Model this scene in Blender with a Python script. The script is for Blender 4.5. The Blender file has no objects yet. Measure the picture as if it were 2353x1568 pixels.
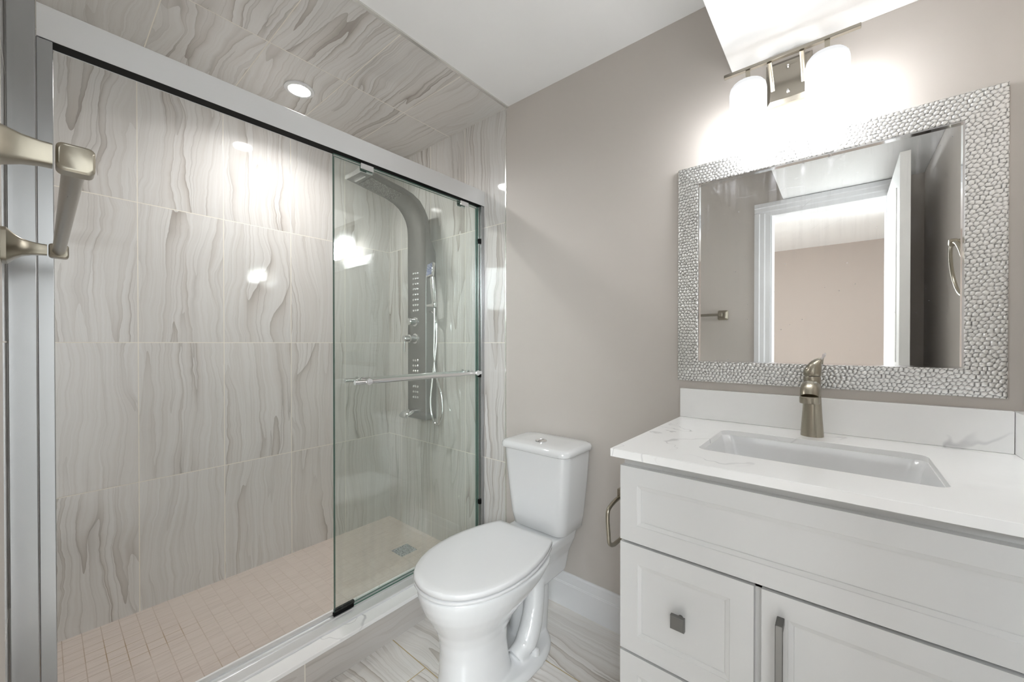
import bpy, bmesh, math, random
import numpy as np
from mathutils import Vector, Matrix
random.seed(7)
scn = bpy.context.scene
COL = scn.collection
PI = math.pi

# ------------------------------------------------------------------ measures (metres)
D = 1.4916      # plane of the back wall (toilet / vanity wall)
XS = -2.379     # long shower wall
XT = -1.318     # edge of the tiled part of the back wall
XR = 0.345      # right wall
YA = -0.05      # front wall (with the doorway)
HC = 2.380      # ceiling
ZS = 2.106      # underside of the soffit
XSO = -0.292    # left edge of the soffit

# ------------------------------------------------------------------ camera
cam_d = bpy.data.cameras.new('camera')
cam = bpy.data.objects.new('camera', cam_d); COL.objects.link(cam)
scn.camera = cam
F_PX, W_PX, H_PX = 899.66, 2353.0, 1568.0
CX, CY = 1200.2, 794.54
cam_d.sensor_fit = 'HORIZONTAL'; cam_d.sensor_width = 36.0
cam_d.lens = 36.0 * F_PX / W_PX
cam_d.shift_x = -(CX - W_PX / 2) / W_PX
cam_d.shift_y = (CY - H_PX / 2) / W_PX
cam_d.clip_start = 0.01; cam_d.clip_end = 50
cam.location = (0, 0, 1.1856)
cam.rotation_euler = (math.radians(90 - 0.347), 0, math.radians(39.165))

# ------------------------------------------------------------------ world, exposure, lamps
w = bpy.data.worlds.new('world'); scn.world = w; w.use_nodes = True
w.node_tree.nodes['Background'].inputs[0].default_value = (0.9, 0.95, 1, 1)
w.node_tree.nodes['Background'].inputs[1].default_value = 0.0
scn.view_settings.view_transform = 'Standard'
scn.view_settings.look = 'None'
scn.view_settings.exposure = 3.05
scn.view_settings.gamma = 1.0
scn.view_settings.use_curve_mapping = False
scn.cycles.use_denoising = True
scn.cycles.use_adaptive_sampling = True; scn.cycles.adaptive_threshold = 0.025
scn.cycles.max_bounces = 12
scn.cycles.diffuse_bounces = 6
scn.cycles.glossy_bounces = 6
scn.cycles.transparent_max_bounces = 16
scn.cycles.sample_clamp_indirect = 6.0
scn.cycles.caustics_reflective = True
scn.cycles.blur_glossy = 0.1

SHADE_EMIT = 3.7       # vanity light shades
DOWNLIGHT_EMIT = 14.0   # lens of the recessed shower light
DOWNLIGHT_W = 0.8
HALL_FILL_L, HALL_R = 16.0, 10.5   # added fill at left and the lamp at right, beyond the doorway

def lamp(name, loc, size, power, color, aim=None, spread=180):
    l = bpy.data.lights.new(name, 'AREA'); l.shape = 'DISK'; l.size = size
    l.energy = power; l.color = color; l.spread = math.radians(spread)
    o = bpy.data.objects.new(name, l); COL.objects.link(o)
    o.location = loc
    if aim is not None: o.rotation_euler = (Vector(aim) - Vector(loc)).to_track_quat('-Z', 'Y').to_euler()
    return o
# through the doorway: left, an unseen fill added for brightness; right, the hall lamp
lamp('hall_fill_lamp', (-1.25, -1.35, 2.0), 1.0, HALL_FILL_L, (0.90, 0.965, 1.0), (0.0, 0.0, 1.2), 150)
lamp('hall_fill_lamp', (1.25, -1.6, 2.2), 1.0, HALL_R, (0.90, 0.965, 1.0), (-0.25, 0.0, 1.3), 150)
# optics of the recessed shower light
lamp('downlight_beam', (-1.972, 0.768, 2.362), 0.09, DOWNLIGHT_W, (1.0, 0.985, 0.97), None, 150)

# ------------------------------------------------------------------ node helpers
class NT:
    def __init__(s, name):
        s.m = bpy.data.materials.new(name); s.m.use_nodes = True
        s.t = s.m.node_tree; s.t.nodes.clear()
        s.out = s.n('ShaderNodeOutputMaterial')
    def n(s, kind, **kw):
        nd = s.t.nodes.new(kind)
        for k, v in kw.items(): setattr(nd, k, v)
        return nd
    def link(s, a, b): s.t.links.new(a, b)
    def put(s, sock, v):
        if isinstance(v, bpy.types.NodeSocket): s.link(v, sock)
        else:
            if sock.type == 'RGBA' and len(v) == 3: v = (*v, 1)
            sock.default_value = v
    def math(s, op, a, b=0.0, c=0.0, clamp=False):
        nd = s.n('ShaderNodeMath', operation=op, use_clamp=clamp)
        for i, v in enumerate((a, b, c)): s.put(nd.inputs[i], v)
        return nd.outputs[0]
    def vec(s, x=0.0, y=0.0, z=0.0):
        nd = s.n('ShaderNodeCombineXYZ')
        for i, v in enumerate((x, y, z)): s.put(nd.inputs[i], v)
        return nd.outputs[0]
    def noise(s, vec, scale=1.0, detail=2.0, rough=0.5, dist=0.0):
        nd = s.n('ShaderNodeTexNoise')
        s.put(nd.inputs['Vector'], vec)
        nd.inputs['Scale'].default_value = scale; nd.inputs['Detail'].default_value = detail
        nd.inputs['Roughness'].default_value = rough; nd.inputs['Distortion'].default_value = dist
        return nd.outputs['Fac']
    def mix(s, f, a, b):
        nd = s.n('ShaderNodeMix', data_type='RGBA')
        s.put(nd.inputs[0], f); s.put(nd.inputs[6], a); s.put(nd.inputs[7], b)
        return nd.outputs[2]
    def ramp(s, f, lo, hi, smooth=True):
        nd = s.n('ShaderNodeMapRange'); nd.clamp = True
        nd.interpolation_type = 'SMOOTHSTEP' if smooth else 'LINEAR'
        s.put(nd.inputs[0], f); s.put(nd.inputs[1], lo); s.put(nd.inputs[2], hi)
        return nd.outputs[0]
    def obj(s):
        tc = s.n('ShaderNodeTexCoord'); sp = s.n('ShaderNodeSeparateXYZ')
        s.link(tc.outputs['Object'], sp.inputs[0])
        return tc.outputs['Object'], sp.outputs
    def bump(s, h, strength=0.2, dist=0.001):
        b = s.n('ShaderNodeBump'); b.inputs['Strength'].default_value = strength
        b.inputs['Distance'].default_value = dist; s.put(b.inputs['Height'], h)
        return b.outputs[0]
    def pbr(s, color, rough=0.5, metal=0.0, normal=None, spec=0.5, coat=0.0):
        p = s.n('ShaderNodeBsdfPrincipled')
        s.put(p.inputs['Base Color'], color); s.put(p.inputs['Roughness'], rough)
        s.put(p.inputs['Metallic'], metal); p.inputs['Specular IOR Level'].default_value = spec
        p.inputs['Coat Weight'].default_value = coat
        if coat: p.inputs['Coat Roughness'].default_value = 0.03
        if normal is not None: s.put(p.inputs['Normal'], normal)
        return p.outputs[0]
    def done(s, sh): s.link(sh, s.out.inputs[0]); return s.m

def plain(name, color, rough=0.5, metal=0.0, spec=0.5, coat=0.0, grain=0.0, gscale=200.0):
    n = NT(name); nm = None; v, _ = n.obj()
    var = n.noise(v, 6.0, 3.0)
    c = n.mix(n.math('MULTIPLY', var, 0.12), color, tuple(x * 0.82 for x in color))
    if grain: nm = n.bump(n.noise(v, gscale, 2.0), grain, 0.001)
    return n.done(n.pbr(c, rough, metal, nm, spec, coat))

def emissive(name, color, strength):
    n = NT(name); e = n.n('ShaderNodeEmission')
    n.put(e.inputs[0], color); n.put(e.inputs[1], strength)
    return n.done(e.outputs[0])

def tile_mat(name, ua, va, u0, pw, v0, ph, rough=0.045, light=(0.66, 0.65, 0.632), mid=(0.49, 0.447, 0.405),
             dark=(0.25, 0.22, 0.195), grout=(0.78, 0.74, 0.66), gw=0.0034, off=0.0, busy=1.0, seed=0.0, bumpg=0.25):
    """agate-look porcelain: veins run along axis va, tiles pw x ph; off = shift of every second row"""
    n = NT(name); P, xyz = n.obj(); u, v = xyz[ua], xyz[va]
    cv = n.math('DIVIDE', n.math('SUBTRACT', v, v0), ph)
    cu = n.math('DIVIDE', n.math('SUBTRACT', u, u0), pw)
    if off:      # rows are stacked across u, shifted along v
        iu = n.math('FLOOR', cu)
        cv = n.math('ADD', cv, n.math('MULTIPLY', n.math('MODULO', n.math('ABSOLUTE', iu), 2.0), off))
    iu, iv = n.math('FLOOR', cu), n.math('FLOOR', cv)
    fu, fv = n.math('FRACT', cu), n.math('FRACT', cv)
    wn = n.n('ShaderNodeTexWhiteNoise', noise_dimensions='3D')
    n.put(wn.inputs['Vector'], n.vec(iu, iv, seed))
    r = wn.outputs['Value']; r2 = n.n('ShaderNodeSeparateColor'); n.link(wn.outputs['Color'], r2.inputs[0])
    ro = n.math('MULTIPLY', r, 40.0)
    # local warp
    w1 = n.noise(n.vec(n.math('MULTIPLY', u, 3.2), n.math('MULTIPLY', v, 1.9), ro), 1.0, 2.0, 0.45)
    w2 = n.noise(n.vec(n.math('MULTIPLY', u, 9.0), n.math('MULTIPLY', v, 14.0), ro), 1.0, 2.0, 0.5)
    c = n.math('ADD', u, n.math('MULTIPLY', n.math('SUBTRACT', w1, 0.5), 0.17))
    c = n.math('ADD', c, n.math('MULTIPLY', n.math('SUBTRACT', w2, 0.5), 0.018))
    # a few broad fields, each cut into agate-like bands with one hard edge
    a = n.noise(n.vec(n.math('MULTIPLY', c, 7.0), n.math('MULTIPLY', v, 0.25), ro), 1.0, 1.0, 0.4)
    s1 = n.math('FRACT', n.math('MULTIPLY', a, 11.0))
    b1 = n.math('POWER', n.math('SUBTRACT', 1.0, s1), 3.0)
    a2 = n.noise(n.vec(n.math('MULTIPLY', c, 18.0), n.math('MULTIPLY', v, 0.3), n.math('ADD', ro, 9.0)), 1.0, 1.0, 0.4)
    s2 = n.math('FRACT', n.math('MULTIPLY', a2, 7.0))
    b2 = n.math('POWER', n.math('SUBTRACT', 1.0, s2), 9.0)
    patch = n.noise(n.vec(n.math('MULTIPLY', c, 5.0), n.math('MULTIPLY', v, 1.1), n.math('ADD', ro, 3.0)), 1.0, 2.0, 0.5)
    strong = n.ramp(patch, 0.40, 0.68)
    fine = n.noise(n.vec(n.math('MULTIPLY', c, 120.0), n.math('MULTIPLY', v, 2.0), ro), 1.0, 3.0, 0.6)
    col = n.mix(n.math('MULTIPLY', n.ramp(fine, 0.35, 0.75), 0.28), light, mid)
    pinkish = n.noise(P, 1.3, 1.0)
    col = n.mix(n.math('MULTIPLY', n.ramp(pinkish, 0.45, 0.7), 0.5), col,
                n.mix(0.5, col, (light[0] * 1.0, light[1] * 0.94, light[2] * 0.9)))
    m1 = n.math('MULTIPLY', b1, n.math('ADD', 0.16, n.math('MULTIPLY', strong, 0.80 * busy), clamp=True))
    col = n.mix(m1, col, mid)
    m2 = n.math('MULTIPLY', n.math('POWER', b1, 4.0), n.math('ADD', 0.08, n.math('MULTIPLY', strong, 0.70 * busy)))
    col = n.mix(m2, col, dark)
    m3 = n.math('MULTIPLY', b2, n.math('ADD', 0.16, n.math('MULTIPLY', strong, 0.5 * busy)))
    col = n.mix(m3, col, dark)
    # grout
    du = n.math('MULTIPLY', n.math('MINIMUM', fu, n.math('SUBTRACT', 1.0, fu)), pw)
    dv = n.math('MULTIPLY', n.math('MINIMUM', fv, n.math('SUBTRACT', 1.0, fv)), ph)
    dd = n.math('MINIMUM', du, dv)
    g = n.math('SUBTRACT', 1.0, n.ramp(dd, gw * 0.35, gw * 0.62))
    col = n.mix(g, col, grout)
    rg = n.math('ADD', n.math('MULTIPLY', g, 0.5), rough)
    nm = n.bump(n.math('SUBTRACT', 1.0, g), bumpg, 0.0008)
    return n.done(n.pbr(col, rg, 0.0, nm, 0.5))

def mosaic_mat():
    n = NT('shower floor mosaic'); P, xyz = n.obj(); u, v = xyz[0], xyz[1]; p = 0.0522
    cu = n.math('DIVIDE', n.math('ADD', u, 2.358), p); cv = n.math('DIVIDE', n.math('SUBTRACT', v, 0.044), p)
    fu, fv = n.math('FRACT', cu), n.math('FRACT', cv)
    wn = n.n('ShaderNodeTexWhiteNoise', noise_dimensions='3D')
    n.put(wn.inputs['Vector'], n.vec(n.math('FLOOR', cu), n.math('FLOOR', cv), 1.0)); r = wn.outputs['Value']
    fine = n.noise(n.vec(n.math('MULTIPLY', u, 160.0), n.math('MULTIPLY', v, 7.0), n.math('MULTIPLY', r, 30.0)), 1.0, 3.0, 0.6)
    col = n.mix(n.ramp(fine, 0.40, 0.75), (0.64, 0.565, 0.51), (0.55, 0.475, 0.425))
    col = n.mix(n.math('MULTIPLY', r, 0.30), col, (0.66, 0.585, 0.53))
    d = n.math('MULTIPLY', n.math('MINIMUM', n.math('MINIMUM', fu, n.math('SUBTRACT', 1.0, fu)),
                                  n.math('MINIMUM', fv, n.math('SUBTRACT', 1.0, fv))), p)
    g = n.math('SUBTRACT', 1.0, n.ramp(d, 0.0008, 0.0017))
    stain = n.noise(P, 5.0, 3.0, 0.6)
    gcol = n.mix(n.ramp(stain, 0.42, 0.66), (0.47, 0.385, 0.32), (0.33, 0.225, 0.115))
    near = n.math('MULTIPLY', g, n.math('ADD', 0.28, n.math('MULTIPLY', n.ramp(v, 0.62, 0.05), n.ramp(n.noise(P, 4.0, 2.0), 0.3, 0.6)), clamp=True))
    col = n.mix(near, col, gcol)
    nm = n.bump(n.math('SUBTRACT', 1.0, g), 0.25, 0.0008)
    return n.done(n.pbr(col, 0.32, 0.0, nm, 0.4))

def quartz_mat():
    n = NT('white veined quartz'); P, xyz = n.obj()
    wv = n.noise(P, 3.0, 4.0, 0.6)
    pos = n.n('ShaderNodeVectorMath', operation='ADD'); n.put(pos.inputs[0], P)
    k = n.n('ShaderNodeVectorMath', operation='SCALE'); n.put(k.inputs[0], n.vec(wv, wv, wv)); k.inputs['Scale'].default_value = 0.5
    n.link(k.outputs[0], pos.inputs[1])
    a = n.noise(pos.outputs[0], 2.6, 3.0, 0.45, 0.6)
    ridge = n.math('ABSOLUTE', n.math('SUBTRACT', a, 0.5))
    vein = n.math('SUBTRACT', 1.0, n.ramp(ridge, 0.0, 0.010))
    patch = n.ramp(n.noise(P, 2.7, 2.0), 0.47, 0.66)
    cloud = n.ramp(n.noise(pos.outputs[0], 4.0, 3.0, 0.6), 0.55, 0.8)
    col = n.mix(n.math('MULTIPLY', cloud, 0.12), (0.87, 0.87, 0.865), (0.60, 0.60, 0.61))
    col = n.mix(n.math('MULTIPLY', vein, n.math('MULTIPLY', patch, 0.75)), col, (0.40, 0.40, 0.42))
    return n.done(n.pbr(col, 0.16, 0.0, None, 0.45))

def brushed(name, color, rough=0.28, axis=2, aniso=60.0, metal=1.0, amp=0.10):
    n = NT(name); P, xyz = n.obj()
    s = [aniso * 4, aniso * 4, aniso * 4]; s[axis] = aniso * 0.12
    v = n.vec(*[n.math('MULTIPLY', xyz[i], s[i]) for i in range(3)])
    f = n.noise(v, 1.0, 3.0, 0.6)
    col = n.mix(f, tuple(c * (1 - amp) for c in color), color)
    r = n.math('ADD', rough - amp * 0.5, n.math('MULTIPLY', f, amp))
    return n.done(n.pbr(col, r, metal))

def glass_mat(tint):
    n = NT('clear green-tinted glass'); g = n.n('ShaderNodeNewGeometry')
    dp = n.n('ShaderNodeVectorMath', operation='DOT_PRODUCT')
    n.link(g.outputs['Normal'], dp.inputs[0]); n.link(g.outputs['Incoming'], dp.inputs[1])
    c = n.math('ABSOLUTE', dp.outputs['Value'])
    f = n.math('ADD', 0.04, n.math('MULTIPLY', 0.96, n.math('POWER', n.math('SUBTRACT', 1.0, c, clamp=True), 5.0)))
    t = n.n('ShaderNodeBsdfTransparent'); n.put(t.inputs[0], tint)
    gl = n.n('ShaderNodeBsdfGlossy'); n.put(gl.inputs[0], (1, 1, 1)); n.put(gl.inputs['Roughness'], 0.0)
    # faint dried water streaks on the pane
    P, xyz = n.obj()
    st = n.noise(n.vec(n.math('MULTIPLY', xyz[1], 55.0), n.math('MULTIPLY', xyz[2], 1.2), 0.0), 1.0, 3.0, 0.6)
    low = n.ramp(xyz[2], 1.25, 0.35)
    haze = n.math('MULTIPLY', n.math('MULTIPLY', n.ramp(st, 0.45, 0.8), n.math('ADD', 0.25, low)), 0.05)
    df = n.n('ShaderNodeBsdfDiffuse'); n.put(df.inputs[0], (0.75, 0.8, 0.74))
    m0 = n.n('ShaderNodeMixShader'); n.put(m0.inputs[0], haze); n.link(t.outputs[0], m0.inputs[1]); n.link(df.outputs[0], m0.inputs[2])
    m = n.n('ShaderNodeMixShader'); n.put(m.inputs[0], f); n.link(m0.outputs[0], m.inputs[1]); n.link(gl.outputs[0], m.inputs[2])
    return n.done(m.outputs[0])

def mirror_mat():
    n = NT('silvered mirror with wipe marks'); P, xyz = n.obj()
    gl = n.n('ShaderNodeBsdfGlossy'); n.put(gl.inputs[0], (0.88, 0.89, 0.88)); n.put(gl.inputs['Roughness'], 0.0)
    df = n.n('ShaderNodeBsdfDiffuse'); n.put(df.inputs[0], (0.75, 0.75, 0.80))
    st = n.noise(n.vec(n.math('MULTIPLY', xyz[0], 45.0), 0.0, n.math('MULTIPLY', xyz[2], 2.5)), 1.0, 4.0, 0.65)
    cl = n.noise(P, 7.0, 3.0, 0.6, 0.8)
    top = n.ramp(xyz[2], 1.38, 1.72)
    f = n.math('MULTIPLY', n.math('MULTIPLY', n.ramp(st, 0.42, 0.75), n.ramp(cl, 0.35, 0.65)), n.math('ADD', 0.03, n.math('MULTIPLY', top, 0.30)))
    # curved finger smears
    sm = n.noise(P, 5.5, 1.0, 0.3, 1.6)
    line = n.math('SUBTRACT', 1.0, n.ramp(n.math('ABSOLUTE', n.math('SUBTRACT', sm, 0.5)), 0.004, 0.012))
    band = n.math('MULTIPLY', n.ramp(xyz[2], 1.50, 1.56), n.math('MULTIPLY', n.ramp(cl, 0.45, 0.6), line))
    band = n.math('MULTIPLY', band, n.ramp(xyz[0], 0.03, -0.05))
    f = n.math('ADD', f, n.math('MULTIPLY', band, 0.16), clamp=True)
    # dried splash specks
    vo = n.n('ShaderNodeTexVoronoi'); n.put(vo.inputs['Vector'], P); vo.inputs['Scale'].default_value = 60.0
    wn = n.n('ShaderNodeTexWhiteNoise', noise_dimensions='3D'); n.link(vo.outputs['Position'], wn.inputs['Vector'])
    speck = n.math('MULTIPLY', n.math('LESS_THAN', vo.outputs['Distance'], 0.09), n.math('GREATER_THAN', wn.outputs['Value'], 0.86))
    f = n.math('ADD', f, n.math('MULTIPLY', speck, 0.45), clamp=True)
    m = n.n('ShaderNodeMixShader'); n.put(m.inputs[0], f); n.link(gl.outputs[0], m.inputs[1]); n.link(df.outputs[0], m.inputs[2])
    return n.done(m.outputs[0])

def hammered_mat():
    n = NT('hammered silver with painted groove shade'); P, _ = n.obj()
    at = n.n('ShaderNodeAttribute', attribute_name='groove_shade'); g = at.outputs['Fac']
    col = n.mix(g, (0.86, 0.86, 0.85), (0.07, 0.07, 0.07))  # dark reflections in the grooves are painted into the colour
    return n.done(n.pbr(col, 0.30, 0.85))

def paint_mat(name, color, rough=0.55, orange=0.06):
    n = NT(name); P, _ = n.obj()
    v = n.noise(P, 1.7, 3.0)
    col = n.mix(n.math('MULTIPLY', v, 0.10), color, tuple(c * 0.9 for c in color))
    h = n.noise(P, 160.0, 2.0)
    return n.done(n.pbr(col, rough, 0.0, n.bump(h, orange, 0.001), 0.35))

M = {}
M['wall'] = paint_mat('greige wall paint', (0.56, 0.522, 0.487))
M['hall'] = paint_mat('beige hall paint', (0.46, 0.405, 0.37))
M['white'] = paint_mat('white ceiling paint', (0.86, 0.86, 0.86), 0.7, 0.03)
M['trim'] = paint_mat('white semi-gloss trim paint', (0.76, 0.765, 0.78), 0.22, 0.01)
M['door'] = paint_mat('white door paint', (0.76, 0.755, 0.74), 0.3, 0.01)
M['cab'] = paint_mat('white cabinet lacquer', (0.63, 0.63, 0.625), 0.30, 0.008)
M['recess'] = plain('shadowed cabinet frame lacquer', (0.52, 0.52, 0.51), 0.4)
PT = 0.3065; PH = 0.611
M['tile_left'] = tile_mat('shower tile long wall', 1, 2, 0.2662, PT, 0.5775, PH, seed=1, busy=0.88)
M['tile_end'] = tile_mat('shower tile end wall', 0, 2, -1.6245, PT, 0.5775, PH, seed=2, busy=0.88)
M['tile_ceil'] = tile_mat('shower tile ceiling', 1, 0, 0.2662, PT, -1.757, PH, seed=3, busy=0.85, rough=0.10)
M['tile_floor'] = tile_mat('floor tile', 1, 0, 0.88, 0.3035, -0.88, 0.612, rough=0.16, light=(0.76, 0.74, 0.715), mid=(0.50, 0.445, 0.395),
                           dark=(0.24, 0.20, 0.165), grout=(0.46, 0.36, 0.20), gw=0.004, off=0.478, busy=1.35, seed=4)
M['tile_curb'] = tile_mat('curb tile', 2, 1, -0.30, PH * 0.71, -0.03 + 0.58, PH, rough=0.12, seed=8, busy=0.8, light=(0.56, 0.54, 0.52))
M['mosaic'] = mosaic_mat()
M['quartz'] = quartz_mat()
M['porcelain'] = plain('white glazed porcelain', (0.70, 0.705, 0.71), 0.08, 0, 0.5, 0.3)
M['seat'] = plain('white plastic seat', (0.68, 0.68, 0.685), 0.14, 0, 0.5)
M['chrome'] = plain('polished chrome', (0.83, 0.83, 0.84), 0.07, 1.0)
M['alu'] = brushed('satin aluminium', (0.78, 0.785, 0.79), 0.30, 1, metal=0.6, amp=0.02)
M['alu_jamb'] = brushed('satin aluminium upright', (0.42, 0.424, 0.43), 0.26, 2, metal=0.85, amp=0.03)
M['nickel'] = brushed('brushed nickel', (0.36, 0.328, 0.268), 0.30, 2, amp=0.05)
M['nickel_bar'] = brushed('brushed nickel bar', (0.31, 0.285, 0.245), 0.28, 0, amp=0.03)
M['steel'] = brushed('brushed steel panel', (0.36, 0.355, 0.35), 0.38, 0, metal=0.85)
M['pewter'] = plain('dull pewter', (0.20, 0.197, 0.19), 0.42, 1.0)
M['black'] = plain('black rubber', (0.003, 0.003, 0.003), 0.6, spec=0.15)
M['dark'] = plain('dark slot', (0.03, 0.03, 0.03), 0.6)
M['glass'] = glass_mat((0.966, 0.982, 0.973))
M['glass_edge'] = plain('green glass edge', (0.055, 0.15, 0.118), 0.1, 0, 0.4)
M['mirror'] = mirror_mat()
M['hammered'] = hammered_mat()
M['nozzle'] = plain('blue grey spray face', (0.16, 0.19, 0.33), 0.4)
M['clearplastic'] = plain('pale plastic film', (0.75, 0.70, 0.70), 0.3)
M['metal_trim'] = plain('pale metal edge trim', (0.75, 0.74, 0.71), 0.25, 0.8)

def shade_mat():
    n = NT('lit opal glass shade'); P, xyz = n.obj()
    e = n.n('ShaderNodeEmission'); n.put(e.inputs[0], (0.98, 0.992, 1.0))
    z = n.ramp(xyz[2], 1.980, 1.845)
    n.put(e.inputs[1], n.math('ADD', 0.11, n.math('MULTIPLY', z, SHADE_EMIT)))
    gl = n.n('ShaderNodeBsdfGlossy'); n.put(gl.inputs['Roughness'], 0.15); n.put(gl.inputs[0], (0.04, 0.04, 0.04))
    a = n.n('ShaderNodeAddShader'); n.link(e.outputs[0], a.inputs[0]); n.link(gl.outputs[0], a.inputs[1])
    return n.done(a.outputs[0])
M['shade'] = shade_mat()
M['led'] = emissive('lit downlight lens', (1.0, 0.985, 0.97), DOWNLIGHT_EMIT)

# ------------------------------------------------------------------ mesh helpers
def finish(name, bm, mat, parent=None, angle=35, bevel=None, segs=2, recalc=True):
    if recalc: bmesh.ops.recalc_face_normals(bm, faces=bm.faces)
    me = bpy.data.meshes.new(name); bm.to_mesh(me); bm.free()
    for p in me.polygons: p.use_smooth = True
    me.set_sharp_from_angle(angle=math.radians(angle))
    mats = mat if isinstance(mat, (list, tuple)) else [mat]
    for m in mats: me.materials.append(M[m])
    o = bpy.data.objects.new(name, me); COL.objects.link(o)
    if parent is not None:
        o.parent = parent
        o.matrix_parent_inverse = parent.matrix_basis.inverted()
    if bevel:
        b = o.modifiers.new('bevel', 'BEVEL'); b.width = bevel; b.segments = segs
        b.limit_method = 'ANGLE'; b.angle_limit = math.radians(40)
        b.harden_normals = False
    return o

def thing(name, label, cat, loc, group=None):
    o = bpy.data.objects.new(name, None); COL.objects.link(o)
    o.location = loc; o.empty_display_size = 0.05
    o['label'] = label; o['category'] = cat
    if group: o['group'] = group
    return o

def tag(o, label, cat, group=None):
    o['label'] = label; o['category'] = cat
    if group: o['group'] = group
    return o

def struct(name, bm, mat, parent=None, label=None, **k):
    o = finish(name, bm, mat, parent, **k)
    if parent is None:
        o['kind'] = 'structure'
        if label: o['label'] = label; o['category'] = name.split('_')[0]
    return o

def box(bm, x0, x1, y0, y1, z0, z1):
    vs = [bm.verts.new((x, y, z)) for z in (z0, z1) for y in (y0, y1) for x in (x0, x1)]
    fs = [(0, 2, 3, 1), (4, 5, 7, 6), (0, 1, 5, 4), (1, 3, 7, 5), (3, 2, 6, 7), (2, 0, 4, 6)]
    return [bm.faces.new([vs[i] for i in f]) for f in fs]

def bx(*a):
    bm = bmesh.new(); box(bm, *a); return bm

def loft(bm, rings, cap0=True, cap1=True, closed=False):
    R = [[bm.verts.new(p) for p in r] for r in rings]
    n = len(R[0])
    pairs = list(zip(R[:-1], R[1:]))
    if closed: pairs.append((R[-1], R[0]))
    for a, b in pairs:
        for i in range(n):
            bm.faces.new((a[i], a[(i + 1) % n], b[(i + 1) % n], b[i]))
    if not closed:
        if cap0: bm.faces.new(list(reversed(R[0])))
        if cap1: bm.faces.new(R[-1])
    return R

def frames(pts):
    pts = [Vector(p) for p in pts]; T = []
    for i in range(len(pts)):
        a = pts[max(i - 1, 0)]; b = pts[min(i + 1, len(pts) - 1)]
        T.append((b - a).normalized())
    up = Vector((0, 0, 1)) if abs(T[0].z) < 0.9 else Vector((0, 1, 0))
    N = (up - T[0] * up.dot(T[0])).normalized(); out = []
    for p, t in zip(pts, T):
        N = (N - t * N.dot(t)).normalized()
        out.append((p, t, N, t.cross(N)))
    return out

def tube(bm, pts, r, n=12, cap=True, squash=None, exp=2.0):
    rs = r if isinstance(r, (list, tuple)) else [r] * len(pts)
    rings = []
    for (p, t, N, B), rr in zip(frames(pts), rs):
        ra, rb = rr if isinstance(rr, tuple) else (rr, rr)
        ring = []
        for k in range(n):
            a = 2 * PI * k / n; c, s = math.cos(a), math.sin(a)
            c = math.copysign(abs(c) ** (2 / exp), c); s = math.copysign(abs(s) ** (2 / exp), s)
            ring.append(p + N * (ra * c) + B * (rb * s))
        rings.append(ring)
    loft(bm, rings, cap, cap)

def smooth_path(pts, k=8):
    P = [Vector(p) for p in pts]; P = [P[0]] + P + [P[-1]]; out = []
    for i in range(1, len(P) - 2):
        for j in range(k):
            t = j / k; a, b, c, d = P[i - 1], P[i], P[i + 1], P[i + 2]
            out.append(0.5 * ((2 * b) + (c - a) * t + (2 * a - 5 * b + 4 * c - d) * t * t + (3 * b - a - 3 * c + d) * t ** 3))
    out.append(P[-2]); return out

def lathe(bm, prof, axis='z', c=(0, 0, 0), n=32):
    """prof: list of (r, h) ; axis direction of h"""
    rings = []
    for r, h in prof:
        ring = []
        for k in range(n):
            a = 2 * PI * k / n; x, y = r * math.cos(a), r * math.sin(a)
            if axis == 'z': v = (c[0] + x, c[1] + y, c[2] + h)
            elif axis == 'y': v = (c[0] + x, c[1] + h, c[2] + y)
            else: v = (c[0] + h, c[1] + x, c[2] + y)
            ring.append(v)
        rings.append(ring)
    loft(bm, rings)

def rrect(cx, cy, hx, hy, r, z, n=6):
    pts = []
    for sx, sy, a0 in ((1, 1, 0), (-1, 1, PI / 2), (-1, -1, PI), (1, -1, 3 * PI / 2)):
        for k in range(n + 1):
            a = a0 + PI / 2 * k / n
            pts.append((cx + sx * (hx - r) + r * math.cos(a), cy + sy * (hy - r) + r * math.sin(a), z))
    return pts

def egg(cx, yf, yb, hw, z, n=48, ef=2.1, eb=2.8, wide=0.58):
    yc = yf + (yb - yf) * wide; pts = []
    for k in range(n):
        a = 2 * PI * k / n; c, s = math.cos(a), math.sin(a)
        e = eb if s > 0 else ef
        x = hw * math.copysign(abs(c) ** (2 / e), c)
        y = (yb - yc if s > 0 else yc - yf) * math.copysign(abs(s) ** (2 / e), s)
        pts.append((cx + x, yc + y, z))
    return pts

# ================================================================== SETTING
T = 0.11
YH = -3.10    # far wall of the room beyond
struct('floor', bx(-1.384, XR, YA - T, D, -0.05, 0.0), 'tile_floor', label='veined grey floor tiles of the bathroom')
struct('ceiling', bx(-1.305, XR, YA, D, HC, HC + 0.05), 'white', label='flat white bathroom ceiling')
struct('ceiling_shower', bx(XS, -1.318, YA, D, HC - 0.004, HC + 0.05), 'tile_ceil', label='veined tiled ceiling over the shower')
struct('trim_1', bx(-1.318, -1.305, YA, D, HC - 0.007, HC + 0.03), 'metal_trim', label='pale metal strip between tiled and white ceiling')
struct('ceiling_soffit', bx(XSO, XR, YA, D, ZS, HC), 'white', label='boxed white soffit dropped over the vanity', bevel=0.002)
struct('wall_back', bx(XT, XR + T, D, D + T, 0, HC), 'wall', label='greige painted wall behind toilet and vanity')
struct('wall_back_shower', bx(XS - T, XT - 0.006, D, D + T, 0, HC), 'tile_end', label='tiled end wall of the shower')
struct('trim_2', bx(XT - 0.006, XT, D - 0.004, D + 0.02, 0, HC), 'metal_trim', label='pale metal tile edge on the back wall')
struct('wall_left', bx(XS - T, XS, YA - T, D, 0, HC), 'tile_left', label='long tiled shower wall')
struct('wall_right', bx(XR, XR + T, YA - T, D, 0, HC), 'wall', label='greige wall at the right of the vanity')
bm = bmesh.new()
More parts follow.
